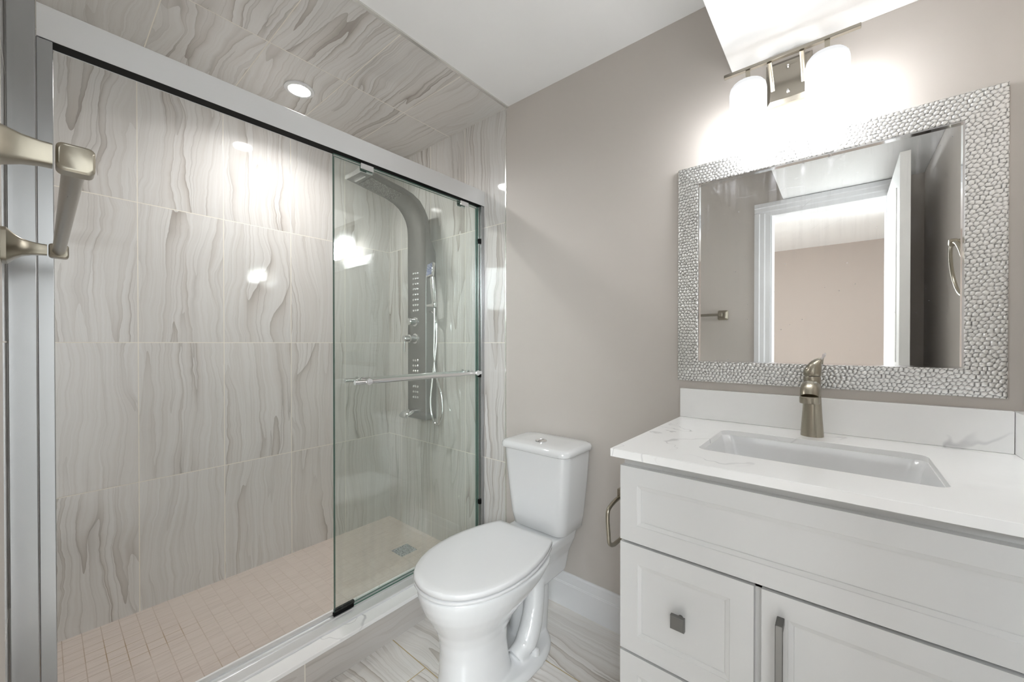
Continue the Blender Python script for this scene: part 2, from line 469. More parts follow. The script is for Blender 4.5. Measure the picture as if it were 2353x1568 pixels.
box(bm, -1.318, -0.365, YA - T, YA, 0, HC); box(bm, 0.205, XR, YA - T, YA, 0, HC); box(bm, -0.365, 0.205, YA - T, YA, 2.03, HC)
struct('wall_front', bm, 'wall', label='greige wall with the doorway')
struct('wall_front_shower', bx(XS, -1.318, YA - T, YA, 0, HC), 'tile_end', label='tiled near end of the shower')
struct('floor_shower', bx(XS, -1.555, YA, D, -0.05, 0.01), 'mosaic', label='pinkish mosaic shower floor')
# doorway casing and jambs
def casing(x0, x1, z0, z1, vert):
    bm = bmesh.new()
    prof = [(0.0, 0.0), (0.0, 0.016), (0.30, 0.020), (0.36, 0.015), (0.62, 0.014), (0.70, 0.009), (1.0, 0.007), (1.0, 0.0)]
    rings = []
    if vert:
        for z, e in ((z0, 0), (z1, 1)):
            rings.append([(x0 + (x1 - x0) * s, YA + d, z) for s, d in prof])
    else:
        for x in (x0, x1):
            rings.append([(x, YA + d, z1 - (z1 - z0) * s) for s, d in prof])
    loft(bm, rings); return bm
struct('trim_3', casing(-0.450, -0.361, 0, 2.035, True), 'trim', label='left white door casing', angle=20)
struct('trim_4', casing(0.290, 0.201, 0, 2.035, True), 'trim', label='right white door casing', angle=20)
struct('trim_5', casing(-0.450, 0.290, 2.016, 2.102, False), 'trim', label='white head casing over the doorway', angle=20)
bm = bmesh.new(); box(bm, -0.365, -0.352, YA - T - 0.01, YA, 0, 2.03); box(bm, 0.194, 0.205, YA - T - 0.01, YA, 0, 2.03); box(bm, -0.352, 0.194, YA - T - 0.01, YA, 2.017, 2.03)
struct('trim_6', bm, 'trim', label='white lining of the doorway')
# open door leaf against the right side
bm = bmesh.new()
DX0, DX1, DY0, DY1 = 0.196, 0.231, -0.035, 0.585
fs = box(bm, DX0, DX1, DY0, DY1, 0.008, 2.022)
door = struct('door_1', bm, 'door', label='white door standing open beside the right wall', bevel=0.0015)
for (a, b, c, d) in ((-0.035 + .11, 0.585 - .11, 1.10, 1.90), (-0.035 + .11, 0.585 - .11, 0.20, 0.95)):
    bm = bmesh.new()
    box(bm, DX0 - 0.004, DX0 + 0.002, a, b, c, d)
    f = [f for f in bm.faces if f.normal.x < -0.9 or f.calc_center_median().x < DX0 - 0.0039][0]
    bmesh.ops.inset_individual(bm, faces=[f], thickness=0.03, depth=-0.003)
    finish('panel', bm, 'door', door)
# baseboard
def baseboard(x0, x1):
    bm = bmesh.new()
    prof = [(0, 0), (0.013, 0), (0.013, 0.104), (0.0115, 0.106), (0.0115, 0.109), (0.0095, 0.112), (0.0095, 0.146), (0.006, 0.153), (0, 0.153)]
    loft(bm, [[(x, D - d, z) for d, z in prof] for x in (x0, x1)]); return bm
struct('baseboard_back', baseboard(XT, -0.437), 'trim', label='tall white baseboard between toilet and vanity', angle=20)
# room beyond the doorway
struct('floor_hall', bx(-2.2, 1.8, YH, YA - T, -0.05, 0.0), 'tile_floor', label='floor of the room beyond the doorway')
struct('ceiling_hall', bx(-2.2, 1.8, YH, YA - T, HC, HC + 0.05), 'white', label='ceiling of the room beyond the doorway')
struct('wall_hall', bx(-2.2, 1.8, YH - T, YH, 0, HC), 'hall', label='beige far wall of the room beyond')
struct('wall_hall_left', bx(-2.2 - T, -2.2, YH, YA - T, 0, HC), 'hall', label='beige left wall of the room beyond')
struct('wall_hall_right', bx(1.8, 1.8 + T, YH, YA - T, 0, HC), 'hall', label='beige right wall of the room beyond')

# shower curb
struct('curb', bx(-1.555, -1.384, YA, D, 0.0, 0.115), 'tile_curb', label='tiled shower curb')
struct('trim_7', bx(-1.560, -1.380, YA, D - 0.001, 0.115, 0.130), 'quartz', label='pale stone slab capping the curb', bevel=0.002)

# ================================================================== SHOWER ENCLOSURE
fr = thing('shower_door_frame', 'satin aluminium shower door frame with header, uprights and bottom track', 'shower frame', (-1.49, 0.74, 0.13))
bm = bmesh.new()
prof = [(-1.472, 1.912), (-1.472, 1.990), (-1.476, 1.993), (-1.516, 1.993), (-1.520, 1.990), (-1.520, 1.912), (-1.517, 1.912), (-1.517, 1.925), (-1.475, 1.925), (-1.475, 1.912)]
loft(bm, [[(x, y, z) for x, z in prof] for y in (-0.0045, D - 0.001)])
finish('header', bm, 'alu', fr)
finish('header_slot', bx(-1.517, -1.475, 0.0, D - 0.002, 1.913, 1.924), 'black', fr)
finish('upright', bx(-1.520, -1.466, YA + 0.001, -0.0062, 0.130, 2.03), 'alu_jamb', fr, bevel=0.002)
finish('upright', bx(-1.517, -1.474, -0.0055, 0.0205, 0.142, 1.911), 'alu_jamb', fr, bevel=0.0015)
finish('upright', bx(-1.520, -1.476, D - 0.022, D - 0.0005, 0.142, 1.911), 'alu_jamb', fr, bevel=0.0015)
bm = bmesh.new()
prof = [(-1.440, 0.1305), (-1.440, 0.137), (-1.443, 0.139), (-1.482, 0.141), (-1.484, 0.150), (-1.488, 0.150), (-1.489, 0.139), (-1.507, 0.139),
        (-1.508, 0.150), (-1.5115, 0.150), (-1.513, 0.139), (-1.538, 0.138), (-1.540, 0.136), (-1.540, 0.1305)]
# the ridges stay low so that the panes run between them
prof = [(x, min(z, 0.1445)) for x, z in prof]
loft(bm, [[(x, y, z) for x, z in prof] for y in (YA + 0.002, D - 0.001)])
finish('bottom_track', bm, 'alu', fr, angle=20)
for z in (1.725, 1.018, 0.345):
    finish('bumper', bx(-1.494, -1.476, D - 0.034, D - 0.0225, z - 0.012, z + 0.012), 'black', fr, bevel=0.002)

def glass_door(label, xc, y0, y1, side):
    t = thing('sliding_glass_door', label, 'shower door', (xc, (y0 + y1) / 2, 0.15), 'sliding shower doors')
    bm = bmesh.new(); box(bm, xc - 0.004, xc + 0.004, y0, y1, 0.1465, 1.905)
    for f in bm.faces:
        f.normal_update(); f.material_index = 0 if abs(f.normal.x) > 0.9 else 1
    finish('pane', bm, ['glass', 'glass_edge'], t)
    for yh in (y0 + 0.135, y1 - 0.10):
        bm = bmesh.new(); s = side
        box(bm, min(xc + s * 0.0043, xc + s * 0.0078), max(xc + s * 0.0043, xc + s * 0.0078), yh - 0.028, yh + 0.028, 1.885, 1.9125)
        h = finish('hanger', bm, 'chrome', t, bevel=0.001)
    bm = bmesh.new(); box(bm, xc - 0.006, xc + 0.006, y0 - 0.004, y0 + 0.075, 0.1447, 0.157)
    finish('guide', bm, 'black', t, bevel=0.001)
    # towel bar on the pane
    zb = 1.033; xb = xc + side * 0.042; yb0, yb1 = y0 + 0.062, y1 - 0.020
    bm = bmesh.new(); tube(bm, [(xb, yb0, zb), (xb, yb1, zb)], 0.0095, 20)
    bar = finish('towel_bar', bm, 'chrome', t)
    for yy in (yb0 + 0.055, yb1 - 0.03):
        bm = bmesh.new(); lo, hi = sorted((xc + side * 0.0043, xb + side * 0.004))
        lathe(bm, [(0.008, lo), (0.008, hi)], 'x', (0, yy, zb), 20)
        finish('standoff', bm, 'chrome', bar)
        bm = bmesh.new(); lo, hi = sorted((xb + side * 0.006, xb + side * 0.0135))
        lathe(bm, [(0.012, lo), (0.0135, lo + 0.002), (0.0135, hi - 0.0015), (0.012, hi)], 'x', (0, yy, zb), 24)
        finish('cap', bm, 'chrome', bar)
        bm = bmesh.new(); lo, hi = sorted((xc + side * 0.0043, xc + side * 0.009))
        lathe(bm, [(0.014, lo), (0.014, hi)], 'x', (0, yy, zb), 24)
        finish('flange', bm, 'chrome', bar)
    return t
glass_door('clear sliding shower pane nearest the toilet, with chrome towel bar', -1.4955, 0.7000, 1.462, 1)
glass_door('clear sliding shower pane behind the front pane, bar facing the shower', -1.5140, 0.7120, 1.4655, -1)

# ------------------------------------------------------------------ shower fittings
sp = thing('shower_tower', 'dark brushed steel shower tower panel with overhead arm on tiled end wall', 'shower panel', (-1.966, D, 0.735))
Fp = [(1.412, 0.735), (1.412, 1.0), (1.412, 1.4), (1.412, 1.80), (1.412, 1.85), (1.408, 1.885), (1.397, 1.922), (1.378, 1.955), (1.350, 1.985), (1.312, 2.008), (1.262, 2.024), (1.20, 2.034), (1.12, 2.047), (1.032, 2.060)]
Bp = [(D - .001, 0.735), (D - .001, 1.0), (D - .001, 1.4), (D - .001, 1.72), (1.452, 1.80), (1.441, 1.875), (1.434, 1.920), (1.412, 1.962), (1.378, 2.004), (1.330, 2.030), (1.272, 2.045), (1.205, 2.055), (1.125, 2.067), (1.032, 2.080)]
X0, X1 = -2.056, -1.877
bm = bmesh.new(); rings = []
for (fy, fz), (by, bz) in zip(Fp, Bp):
    dy, dz = by - fy, bz - fz; L = math.hypot(dy, dz); e = min(0.006, L * 0.3)
    uy, uz = dy / L * e, dz / L * e
    rings.append([(X0 + .006, fy, fz), (X1 - .006, fy, fz), (X1, fy + uy, fz + uz), (X1 - .004, by, bz), (X0 + .004, by, bz), (X0, fy + uy, fz + uz)])
loft(bm, rings)
finish('body', bm, 'steel', sp, angle=50)
# overhead spray field and waterfall slot under the arm
def along(yv):
    for (a, b) in zip(Fp[8:], Fp[9:]):
        if b[0] <= yv <= a[0]:
            t = (yv - a[0]) / (b[0] - a[0]); return a[1] + (b[1] - a[1]) * t
    return Fp[-1][1]
bm = bmesh.new(); R = []
for k in range(9):
    y = 1.285 - 0.195 * k / 8; z = along(y)
    R.append([(-2.03, y, z - .0006), (-1.903, y, z - .0006), (-1.903, y, z - .0016), (-2.03, y, z - .0016)])
loft(bm, R)
nz = NT('spray nozzle field'); P, xyz = nz.obj()
vo = nz.n('ShaderNodeTexVoronoi'); nz.put(vo.inputs['Vector'], P); vo.inputs['Scale'].default_value = 150.0
M['spray'] = nz.done(nz.pbr(nz.mix(nz.math('LESS_THAN', vo.outputs['Distance'], 0.33), (0.27, 0.265, 0.26), (0.62, 0.62, 0.62)), 0.35, 0.8))
finish('spray_plate', bm, 'spray', sp)
z = along(1.062)
finish('waterfall_slot', bx(-2.02, -1.915, 1.058, 1.067, z - .006, z + .003), 'chrome', sp)
finish('end_cap', bx(X0, X1, 1.027, 1.0318, 2.060, 2.081), 'chrome', sp)
# body jets: 8 rows of 3 above, two groups of 3 rows of 3 below
jet_bm = bmesh.new(); lathe(jet_bm, [(0.0075, 0.0), (0.0075, -0.003), (0.0055, -0.0055), (0.002, -0.006)], 'y', (0, 0, 0), 12)
jet = finish('body_jet', jet_bm, 'chrome', sp)
spots = [(c, 1.602 - 0.0315 * r) for r in range(8) for c in range(3)] + [(c, 1.083 - 0.032 * r) for r in range(3) for c in range(3)] + [(c, 0.927 - 0.032 * r) for r in range(3) for c in range(3)]
for i, (c, z) in enumerate(spots):
    j = jet if i == 0 else jet.copy()
    if i: COL.objects.link(j)
    j.location = Vector((-1.99 + 0.020 * c, 1.412, z)) 
bm = bmesh.new(); lathe(bm, [(0.027, 0.0), (0.027, -0.004), (0.020, -0.006), (0.020, -0.045), (0.017, -0.049)], 'y', (-1.975, 1.412, 1.313), 28)
finish('diverter_knob', bm, 'chrome', sp)
bm = bmesh.new(); lathe(bm, [(0.030, 0.0), (0.030, -0.004), (0.023, -0.007), (0.023, -0.044), (0.018, -0.047), (0.018, -0.078), (0.015, -0.082)], 'y', (-1.975, 1.412, 1.213), 28)
mx = finish('mixer_valve', bm, 'chrome', sp)
bm = bmesh.new(); tube(bm, [(-1.975, 1.340, 1.213), (-1.975, 1.336, 1.18), (-1.975, 1.334, 1.135)], [0.006, 0.0065, 0.0055], 12)
finish('lever', bm, 'chrome', mx)
bm = bmesh.new(); tube(bm, smooth_path([(-1.975, 1.412, .782), (-1.975, 1.385, .782), (-1.975, 1.345, .775), (-1.975, 1.325, .757)], 5), [(0.014, 0.036)] * 16, 16, exp=3)
finish('spout', bm, 'chrome', sp)
bm = bmesh.new(); box(bm, -1.878, -1.835, 1.418, 1.436, 1.398, 1.412)
lathe(bm, [(0.013, 0.0), (0.015, 0.004), (0.015, 0.028), (0.013, 0.032)], 'z', (-1.812, 1.425, 1.392), 20)
box(bm, -1.838, -1.824, 1.416, 1.436, 1.396, 1.414)
finish('hand_shower_holder', bm, 'chrome', sp, bevel=0.001)
hs = thing('hand_shower', 'square chrome hand shower with blue face and hanging hose', 'hand shower', (-1.812, 1.425, 1.40))
bm = bmesh.new(); tube(bm, [(-1.812, 1.425, 1.41), (-1.812, 1.421, 1.45), (-1.813, 1.416, 1.51), (-1.815, 1.412, 1.565)], [(0.010, 0.010), (0.013, 0.014), (0.013, 0.014), (0.012, 0.014)], 16, exp=3.2)
finish('handle', bm, 'chrome', hs)
hm = Matrix.Translation((-1.822, 1.407, 1.605)) @ Matrix.Rotation(math.radians(-16), 4, 'X') @ Matrix.Rotation(math.radians(-12), 4, 'Y')
bm = bmesh.new(); box(bm, -0.026, 0.026, -0.010, 0.010, -0.045, 0.042); bm.transform(hm)
hd = finish('head', bm, 'chrome', hs, bevel=0.004)
bm = bmesh.new(); box(bm, -0.020, 0.020, -0.0115, -0.0095, -0.037, 0.036); bm.transform(hm)
nz = NT('blue nozzle face'); P, xyz = nz.obj()
vo = nz.n('ShaderNodeTexVoronoi'); nz.put(vo.inputs['Vector'], P); vo.inputs['Scale'].default_value = 140.0
M['nozzle'] = nz.done(nz.pbr(nz.mix(nz.math('LESS_THAN', vo.outputs['Distance'], 0.38), (0.15, 0.18, 0.32), (0.5, 0.52, 0.58)), 0.4))
finish('spray_face', bm, 'nozzle', hd)
bm = bmesh.new()
hp = smooth_path([(-1.812, 1.425, 1.388), (-1.814, 1.425, 1.25), (-1.815, 1.424, 1.12), (-1.806, 1.424, 1.02), (-1.752, 1.424, .90), (-1.742, 1.424, .80), (-1.768, 1.424, .735), (-1.803, 1.424, .725),
                  (-1.838, 1.424, .775), (-1.848, 1.424, .86), (-1.832, 1.424, .97), (-1.812, 1.424, 1.08), (-1.808, 1.436, 1.20), (-1.818, 1.44, 1.32), (-1.845, 1.44, 1.365), (-1.876, 1.44, 1.370)], 8)
tube(bm, hp, 0.0060, 10)
finish('hose', bm, 'chrome', hs)
# downlight
dl = thing('recessed_light', 'round recessed downlight glowing in the tiled shower ceiling', 'ceiling light', (-1.972, 0.768, HC - 0.004))
bm = bmesh.new(); lathe(bm, [(0.040, 0.0), (0.040, -0.003), (0.046, -0.0075), (0.062, -0.005), (0.063, -0.0005), (0.063, 0.0)], 'z', (-1.972, 0.768, HC - 0.004), 40)
finish('trim_ring', bm, 'trim', dl)
bm = bmesh.new(); lathe(bm, [(0.0455, -0.0030), (0.0455, -0.0078), (0.001, -0.0082)], 'z', (-1.972, 0.768, HC - 0.004), 40)
finish('lens', bm, 'led', dl)
# drain
bm = bmesh.new()
cx, cy = -1.918, 1.294
box(bm, cx - .05, cx + .05, cy - .05, cy + .05, 0.0095, 0.0125)
dr = finish('shower_drain', bm, 'alu', bevel=0.001)
tag(dr, 'square metal drain grate in the shower floor', 'drain')
dn = NT('pierced drain plate'); P, xyz = dn.obj()
vo = dn.n('ShaderNodeTexVoronoi'); dn.put(vo.inputs['Vector'], P); vo.inputs['Scale'].default_value = 130.0
M['drain'] = dn.done(dn.pbr(dn.mix(dn.math('LESS_THAN', vo.outputs['Distance'], 0.40), (0.60, 0.63, 0.65), (0.22, 0.23, 0.24)), 0.4, 0.6))
dr.data.materials[0] = M['drain']

# ================================================================== TOILET
TX = -0.995
to = thing('toilet', 'white two piece toilet with closed lid beside the shower curb', 'toilet', (TX, 1.05, 0))
bm = bmesh.new()
secs = [(0.0, .812, 1.09, .108), (.03, .815, 1.085, .106), (.08, .822, 1.07, .102), (.15, .826, 1.06, .100), (.20, .822, 1.06, .104), (.24, .808, 1.08, .118), (.28, .786, 1.12, .142),
        (.315, .766, 1.17, .163), (.345, .754, 1.22, .177), (.372, .748, 1.25, .184), (.386, .747, 1.262, .186), (.390, .750, 1.26, .183)]
loft(bm, [egg(TX, yf, yb, hw, z) for z, yf, yb, hw in secs])
# rear deck under the tank, trapway column and foot
loft(bm, [rrect(TX, 1.335, .085, .105, .04, .22), rrect(TX, 1.335, .098, .112, .04, .30), rrect(TX, 1.33, .122, .125, .04, .36), rrect(TX, 1.33, .128, .128, .04, .395), rrect(TX, 1.33, .125, .125, .04, .400)])
tube(bm, smooth_path([(TX, 1.03, .20), (TX, 1.10, .26), (TX, 1.18, .29), (TX, 1.25, .25), (TX, 1.27, .16), (TX, 1.26, .02)], 5), [(0.085, 0.075)] * 26, 24)
for s in (-1, 1):   # bulge of the trap at both sides
    tube(bm, smooth_path([(TX + s * .050, 1.24, .24), (TX + s * .072, 1.20, .15), (TX + s * .082, 1.15, .075), (TX + s * .075, 1.09, .035)], 6), [0.040] * 8 + [0.042] * 6 + [0.036] * 5, 18)
loft(bm, [egg(TX, .86, 1.312, .152, 0, eb=2.3, ef=2.4), egg(TX, .86, 1.312, .152, .018, eb=2.3, ef=2.4), egg(TX, .87, 1.300, .140, .030, eb=2.3, ef=2.4)])
bowl = finish('bowl', bm, 'porcelain', to, angle=180)
r = bowl.modifiers.new('remesh', 'REMESH'); r.mode = 'VOXEL'; r.voxel_size = 0.005; r.use_smooth_shade = True
s = bowl.modifiers.new('smooth', 'SMOOTH'); s.factor = 0.5; s.iterations = 9
LO = [(.742, 0), (.7435, .022), (.748, .045), (.757, .072), (.775, .101), (.80, .127), (.84, .154), (.89, .175), (.95, .187), (1.01, .190), (1.07, .186), (1.13, .174), (1.18, .159), (1.215, .146), (1.232, .139), (1.240, .130)]
def lid_ring(z, sc=1.0, d=0.0):
    yc = 1.0; out = []
    for y, h in LO: out.append((TX + max(h * sc - d, 0) , yc + (y - yc) * sc + (d if y < yc else -d) , z))
    left = [(2 * TX - x, y, z) for x, y, z in reversed(out[1:])]
    return out + left
bm = bmesh.new(); loft(bm, [lid_ring(.3975, .95), lid_ring(.3980, .99), lid_ring(.3995, .998), lid_ring(.4062, .998), lid_ring(.4076, .99), lid_ring(.4080, .95)])
finish('seat', bm, 'seat', to, angle=50)
bm = bmesh.new(); loft(bm, [lid_ring(.4120, .95), lid_ring(.4122, .99), lid_ring(.4136, 1.0), lid_ring(.4235, 1.003), lid_ring(.4275, .996), lid_ring(.4300, .980), lid_ring(.4312, .90), lid_ring(.4318, .5), lid_ring(.432, .1)])
finish('lid', bm, 'seat', to, angle=60)
for s_ in (-1, 1):
    bm = bmesh.new(); tube(bm, [(TX + s_ * .055, 1.243, .412), (TX + s_ * .115, 1.243, .412)], 0.011, 14)
    finish('hinge', bm, 'seat', to)
bm = bmesh.new()
TC = -0.980
loft(bm, [rrect(TC - .002, 1.385, .118, .080, .035, .401), rrect(TC - .002, 1.382, .132, .092, .04, .412), rrect(TC - .002, 1.378, .140, .097, .04, .46), rrect(TC, 1.373, .154, .104, .042, .60), rrect(TC, 1.370, .164, .107, .042, .715), rrect(TC, 1.370, .165, .107, .042, .740)])
finish('tank', bm, 'porcelain', to, angle=60)
bm = bmesh.new()
loft(bm, [rrect(TC, 1.366, .170, .110, .045, .739), rrect(TC, 1.365, .1755, .1155, .045, .743), rrect(TC, 1.365, .1755, .1155, .045, .757), rrect(TC, 1.365, .170, .110, .045, .7655), rrect(TC, 1.365, .158, .098, .04, .7690), rrect(TC, 1.365, .10, .05, .03, .7700)], )
finish('tank_lid', bm, 'porcelain', to, angle=60)
bm = bmesh.new(); lathe(bm, [(0.026, 0.0), (0.026, 0.004), (0.023, 0.006), (0.0225, 0.0045), (0.0215, 0.006), (0.001, 0.0065)], 'z', (-0.985, 1.335, .7690), 32)
fb = finish('flush_button', bm, 'chrome', to)
finish('button_gap', bx(-0.9855, -0.9845, 1.314, 1.356, .7750, .7757), 'dark', fb)
for s_ in (-1, 1):
    bm = bmesh.new(); lathe(bm, [(0.015, 0.0), (0.015, 0.014), (0.012, 0.021), (0.006, 0.024), (0.001, 0.0245)], 'z', (TX + s_ * .119, 1.155, .0275), 20)
    finish('bolt_cap', bm, 'seat', to)

# ================================================================== VANITY
va = thing('vanity_cabinet', 'white vanity cabinet with recessed panel drawers and door', 'cabinet', (-0.05, 1.2, 0))
CX0, CX1, CYF = -0.436, XR - 0.001, 0.957
bm = bmesh.new()
box(bm, CX0, CX0 + .018, CYF, D - .001, 0.0, .8965)          # left side
box(bm, CX1 - .018, CX1, CYF, D - .001, 0.0, .8965)
box(bm, CX0 + .018, CX1 - .018, CYF + .05, D - .001, 0.09, .108)     # bottom
box(bm, CX0 + .018, CX1 - .018, D - .012, D - .001, .108, .8965)  # back
finish('carcass', bm, 'cab', va)
bm = bmesh.new()
for a in ((CX0, CX1, .872, .8965), (CX0 + .018, CX1 - .018, .670, .700), (CX0 + .018, -.145, .385, .425), (-.156, -.110, .09, .68), (CX0 + .018, CX1 - .018, .085, .125)):
    box(bm, a[0] + .0005, a[1] - .0005, CYF - .001, CYF + .018, a[2], a[3])
box(bm, CX0 + .0185, CX1 - .0185, CYF + .012, CYF + .016, .126, .871)
finish('face_frame', bm, 'cab', va)
def front(name, x0, x1, z0, z1, m=0.0635, parent=va):
    bm = bmesh.new(); fs = box(bm, x0, x1, 0.935, CYF - .0015, z0, z1)
    for f in bm.faces: f.normal_update()
    f = min(bm.faces, key=lambda q: q.calc_center_median().y)
    bmesh.ops.inset_individual(bm, faces=[f], thickness=m - .0, depth=0.0)
    bmesh.ops.inset_individual(bm, faces=[f], thickness=0.0015, depth=-0.0015)
    bmesh.ops.inset_individual(bm, faces=[f], thickness=0.0125, depth=-0.0025)
    bmesh.ops.inset_individual(bm, faces=[f], thickness=0.0012, depth=-0.0022)
    return finish(name, bm, 'cab', parent, angle=15)
front('false_front', -.4375, XR - .003, .686, .874, .0355 + .0255)
d1 = front('drawer', -.4375, -.1395, .408, .679)
d2 = front('drawer', -.4375, -.1395, .125, .401)
dd = front('cabinet_door', -.1255, XR - .003, .125, .679)
def knob(z, parent):
    bm = bmesh.new()
    lathe(bm, [(0.006, 0.9425), (0.006, 0.925)], 'y', (-.2885, 0, z), 12)
    loft(bm, [[(-.2885 + s * a, y, z + t * b) for s, t in ((-1, -1), (1, -1), (1, 1), (-1, 1))] for y, a, b in ((.925, .012, .012), (.922, .0155, .0155), (.913, .0155, .0155), (.9115, .0135, .0135))])
    return finish('knob', bm, 'pewter', parent)
knob(.5435, d1); knob(.263, d2)
bm = bmesh.new()
for z in (.628, .447): box(bm, -.0985, -.0855, .908, .9365, z - .007, z + .007)
box(bm, -.0985, -.0855, .902, .909, .440, .635)
finish('pull', bm, 'pewter', dd, bevel=0.0012)
# countertop with sink cut-out
CT0, CT1, ZT = -0.4555, XR - 0.001, 0.9184
bm = bmesh.new()
outer = [bm.verts.new(p) for p in ((CT0, .9134, ZT), (CT1, .9134, ZT), (CT1, D - .001, ZT), (CT0, D - .001, ZT))]
SX, SY, SHX, SHY = -0.062, 1.193, 0.222, 0.143
inner = [bm.verts.new(p) for p in rrect(SX, SY, SHX, SHY, .028, ZT, 8)]
es = [bm.edges.new((L[i], L[(i + 1) % len(L)])) for L in (outer, inner) for i in range(len(L))]
bmesh.ops.triangle_fill(bm, use_beauty=True, use_dissolve=False, edges=es)
for f in list(bm.faces):
    c = f.calc_center_median()
    if abs(c.x - SX) < SHX * .9 and abs(c.y - SY) < SHY * .9: bm.faces.remove(f)
r_ = bmesh.ops.extrude_face_region(bm, geom=list(bm.faces))
bmesh.ops.translate(bm, vec=(0, 0, -.0205), verts=[v for v in r_['geom'] if isinstance(v, bmesh.types.BMVert)])
tag(finish('countertop', bm, 'quartz', angle=30, bevel=0.0012), 'white veined quartz countertop with rectangular sink opening', 'countertop')
tag(finish('backsplash', bx(CT0, XR - .022, D - .021, D - .001, ZT + .0003, 1.0216), 'quartz', bevel=0.0012), 'low white quartz backsplash along the back wall under the mirror', 'backsplash')
tag(finish('side_splash', bx(XR - .021, XR - .001, .9134, D - .001, ZT + .0003, 1.0216), 'quartz', bevel=0.0012), 'white quartz splash strip on the right wall at the end of the counter', 'backsplash')
bm = bmesh.new()
zb = ZT - .0207
loft(bm, [rrect(SX, SY, SHX + .02, SHY + .02, .04, zb, 8), rrect(SX, SY, SHX + .003, SHY + .003, .03, zb - .0005, 8), rrect(SX, SY, SHX - .004, SHY - .004, .035, zb - .02, 8), rrect(SX, SY, SHX - .016, SHY - .014, .045, zb - .085, 8),
          rrect(SX, SY, SHX - .035, SHY - .03, .05, zb - .115, 8), rrect(SX, SY, SHX - .07, SHY - .06, .05, zb - .122, 8), rrect(SX, SY, .03, .03, .029, zb - .127, 8)], cap0=False, cap1=True)
sk = finish('sink_basin', bm, 'porcelain', angle=60, recalc=False)
so = sk.modifiers.new('solid', 'SOLIDIFY'); so.thickness = 0.008; so.offset = -1
sk.modifiers['solid'].offset = 1
tag(sk, 'white rectangular undermount porcelain sink below the counter opening', 'sink')
# faucet
fa = thing('faucet', 'brushed nickel single handle faucet behind the sink', 'faucet', (-0.064, 1.40, ZT))
FX, FY = -0.0645, 1.405
bm = bmesh.new()
prof = [(0.0, .0275, .0265), (0.004, .0275, .0265), (0.03, .0258, .025), (0.07, .0232, .0235), (0.11, .0212, .0225), (0.135, .0205, .022), (0.150, .0205, .022), (0.168, .0205, .0215), (0.172, .019, .020)]
loft(bm, [[(FX + a * math.cos(2 * PI * k / 32), FY + b * math.sin(2 * PI * k / 32), ZT + z) for k in range(32)] for z, a, b in prof])
finish('body', bm, 'nickel', fa, angle=60)
bm = bmesh.new()
path = smooth_path([(FX, FY - .002, ZT + .122), (FX, FY - .035, ZT + .137), (FX, FY - .075, ZT + .143), (FX, FY - .105, ZT + .138), (FX, FY - .120, ZT + .122)], 6)
m_ = len(path)
tube(bm, path, [(.019 + .003 * math.sin(PI * i / m_), .0205 + .002 * math.sin(PI * i / m_)) for i in range(m_)], 28, exp=2.3)
finish('spout', bm, 'nickel', fa, angle=60)
bm = bmesh.new(); lathe(bm, [(.0215, 0.0), (.0225, .003), (.0225, .016), (.021, .018)], 'z', (FX, FY - .120, ZT + .108), 28)
finish('outlet', bm, 'nickel', fa)
bm = bmesh.new()
HR = [(0, 0, .1735, .0208, .0205), (0, 0, .176, .0215, .0212), (0, 0, .184, .0215, .0212), (.0015, .002, .194, .0200, .0205), (.004, .006, .204, .0172, .020), (.007, .011, .2125, .0150, .018), (.010, .016, .219, .0125, .013), (.012, .019, .2215, .007, .007)]
loft(bm, [[(FX + dx + a * math.cos(2 * PI * k / 28), FY + dy + b * math.sin(2 * PI * k / 28), ZT + z + .22 * (a * math.cos(2 * PI * k / 28)) * max(0, (z - .185) / .03)) for k in range(28)] for dx, dy, z, a, b in HR])
hd = finish('handle', bm, 'nickel', fa, angle=60)
bm = bmesh.new(); tube(bm, [(FX + .020, FY + .012, ZT + .219), (FX + .024, FY + .010, ZT + .228), (FX + .026, FY + .009, ZT + .236)], [(.0015, .004), (.0015, .006), (.001, .007)], 10)
finish('plastic_tag', bm, 'clearplastic', hd)

# toilet paper holder on the side of the cabinet
tp = thing('toilet_paper_holder', 'empty brushed nickel toilet paper holder on the vanity side', 'paper holder', (CX0, 1.06, .75))
bm = bmesh.new(); loft(bm, [[(x, 1.06 + s * a, .752 + t * a) for s, t in ((-1, -1), (1, -1), (1, 1), (-1, 1))] for x, a in ((CX0 - .0002, .022), (CX0 - .008, .022), (CX0 - .016, .012), (CX0 - .045, .010), (CX0 - .050, .013), (CX0 - .064, .013))])
finish('base', bm, 'nickel', tp, bevel=0.001)
bm = bmesh.new(); tube(bm, smooth_path([(-.494, 1.055, .742), (-.494, 1.010, .738), (-.494, .982, .728), (-.494, .976, .706), (-.494, .982, .655), (-.494, .988, .632), (-.494, 1.010, .620), (-.494, 1.045, .618), (-.494, 1.11, .618)], 6), 0.0058, 14)
finish('arm', bm, 'nickel', tp)

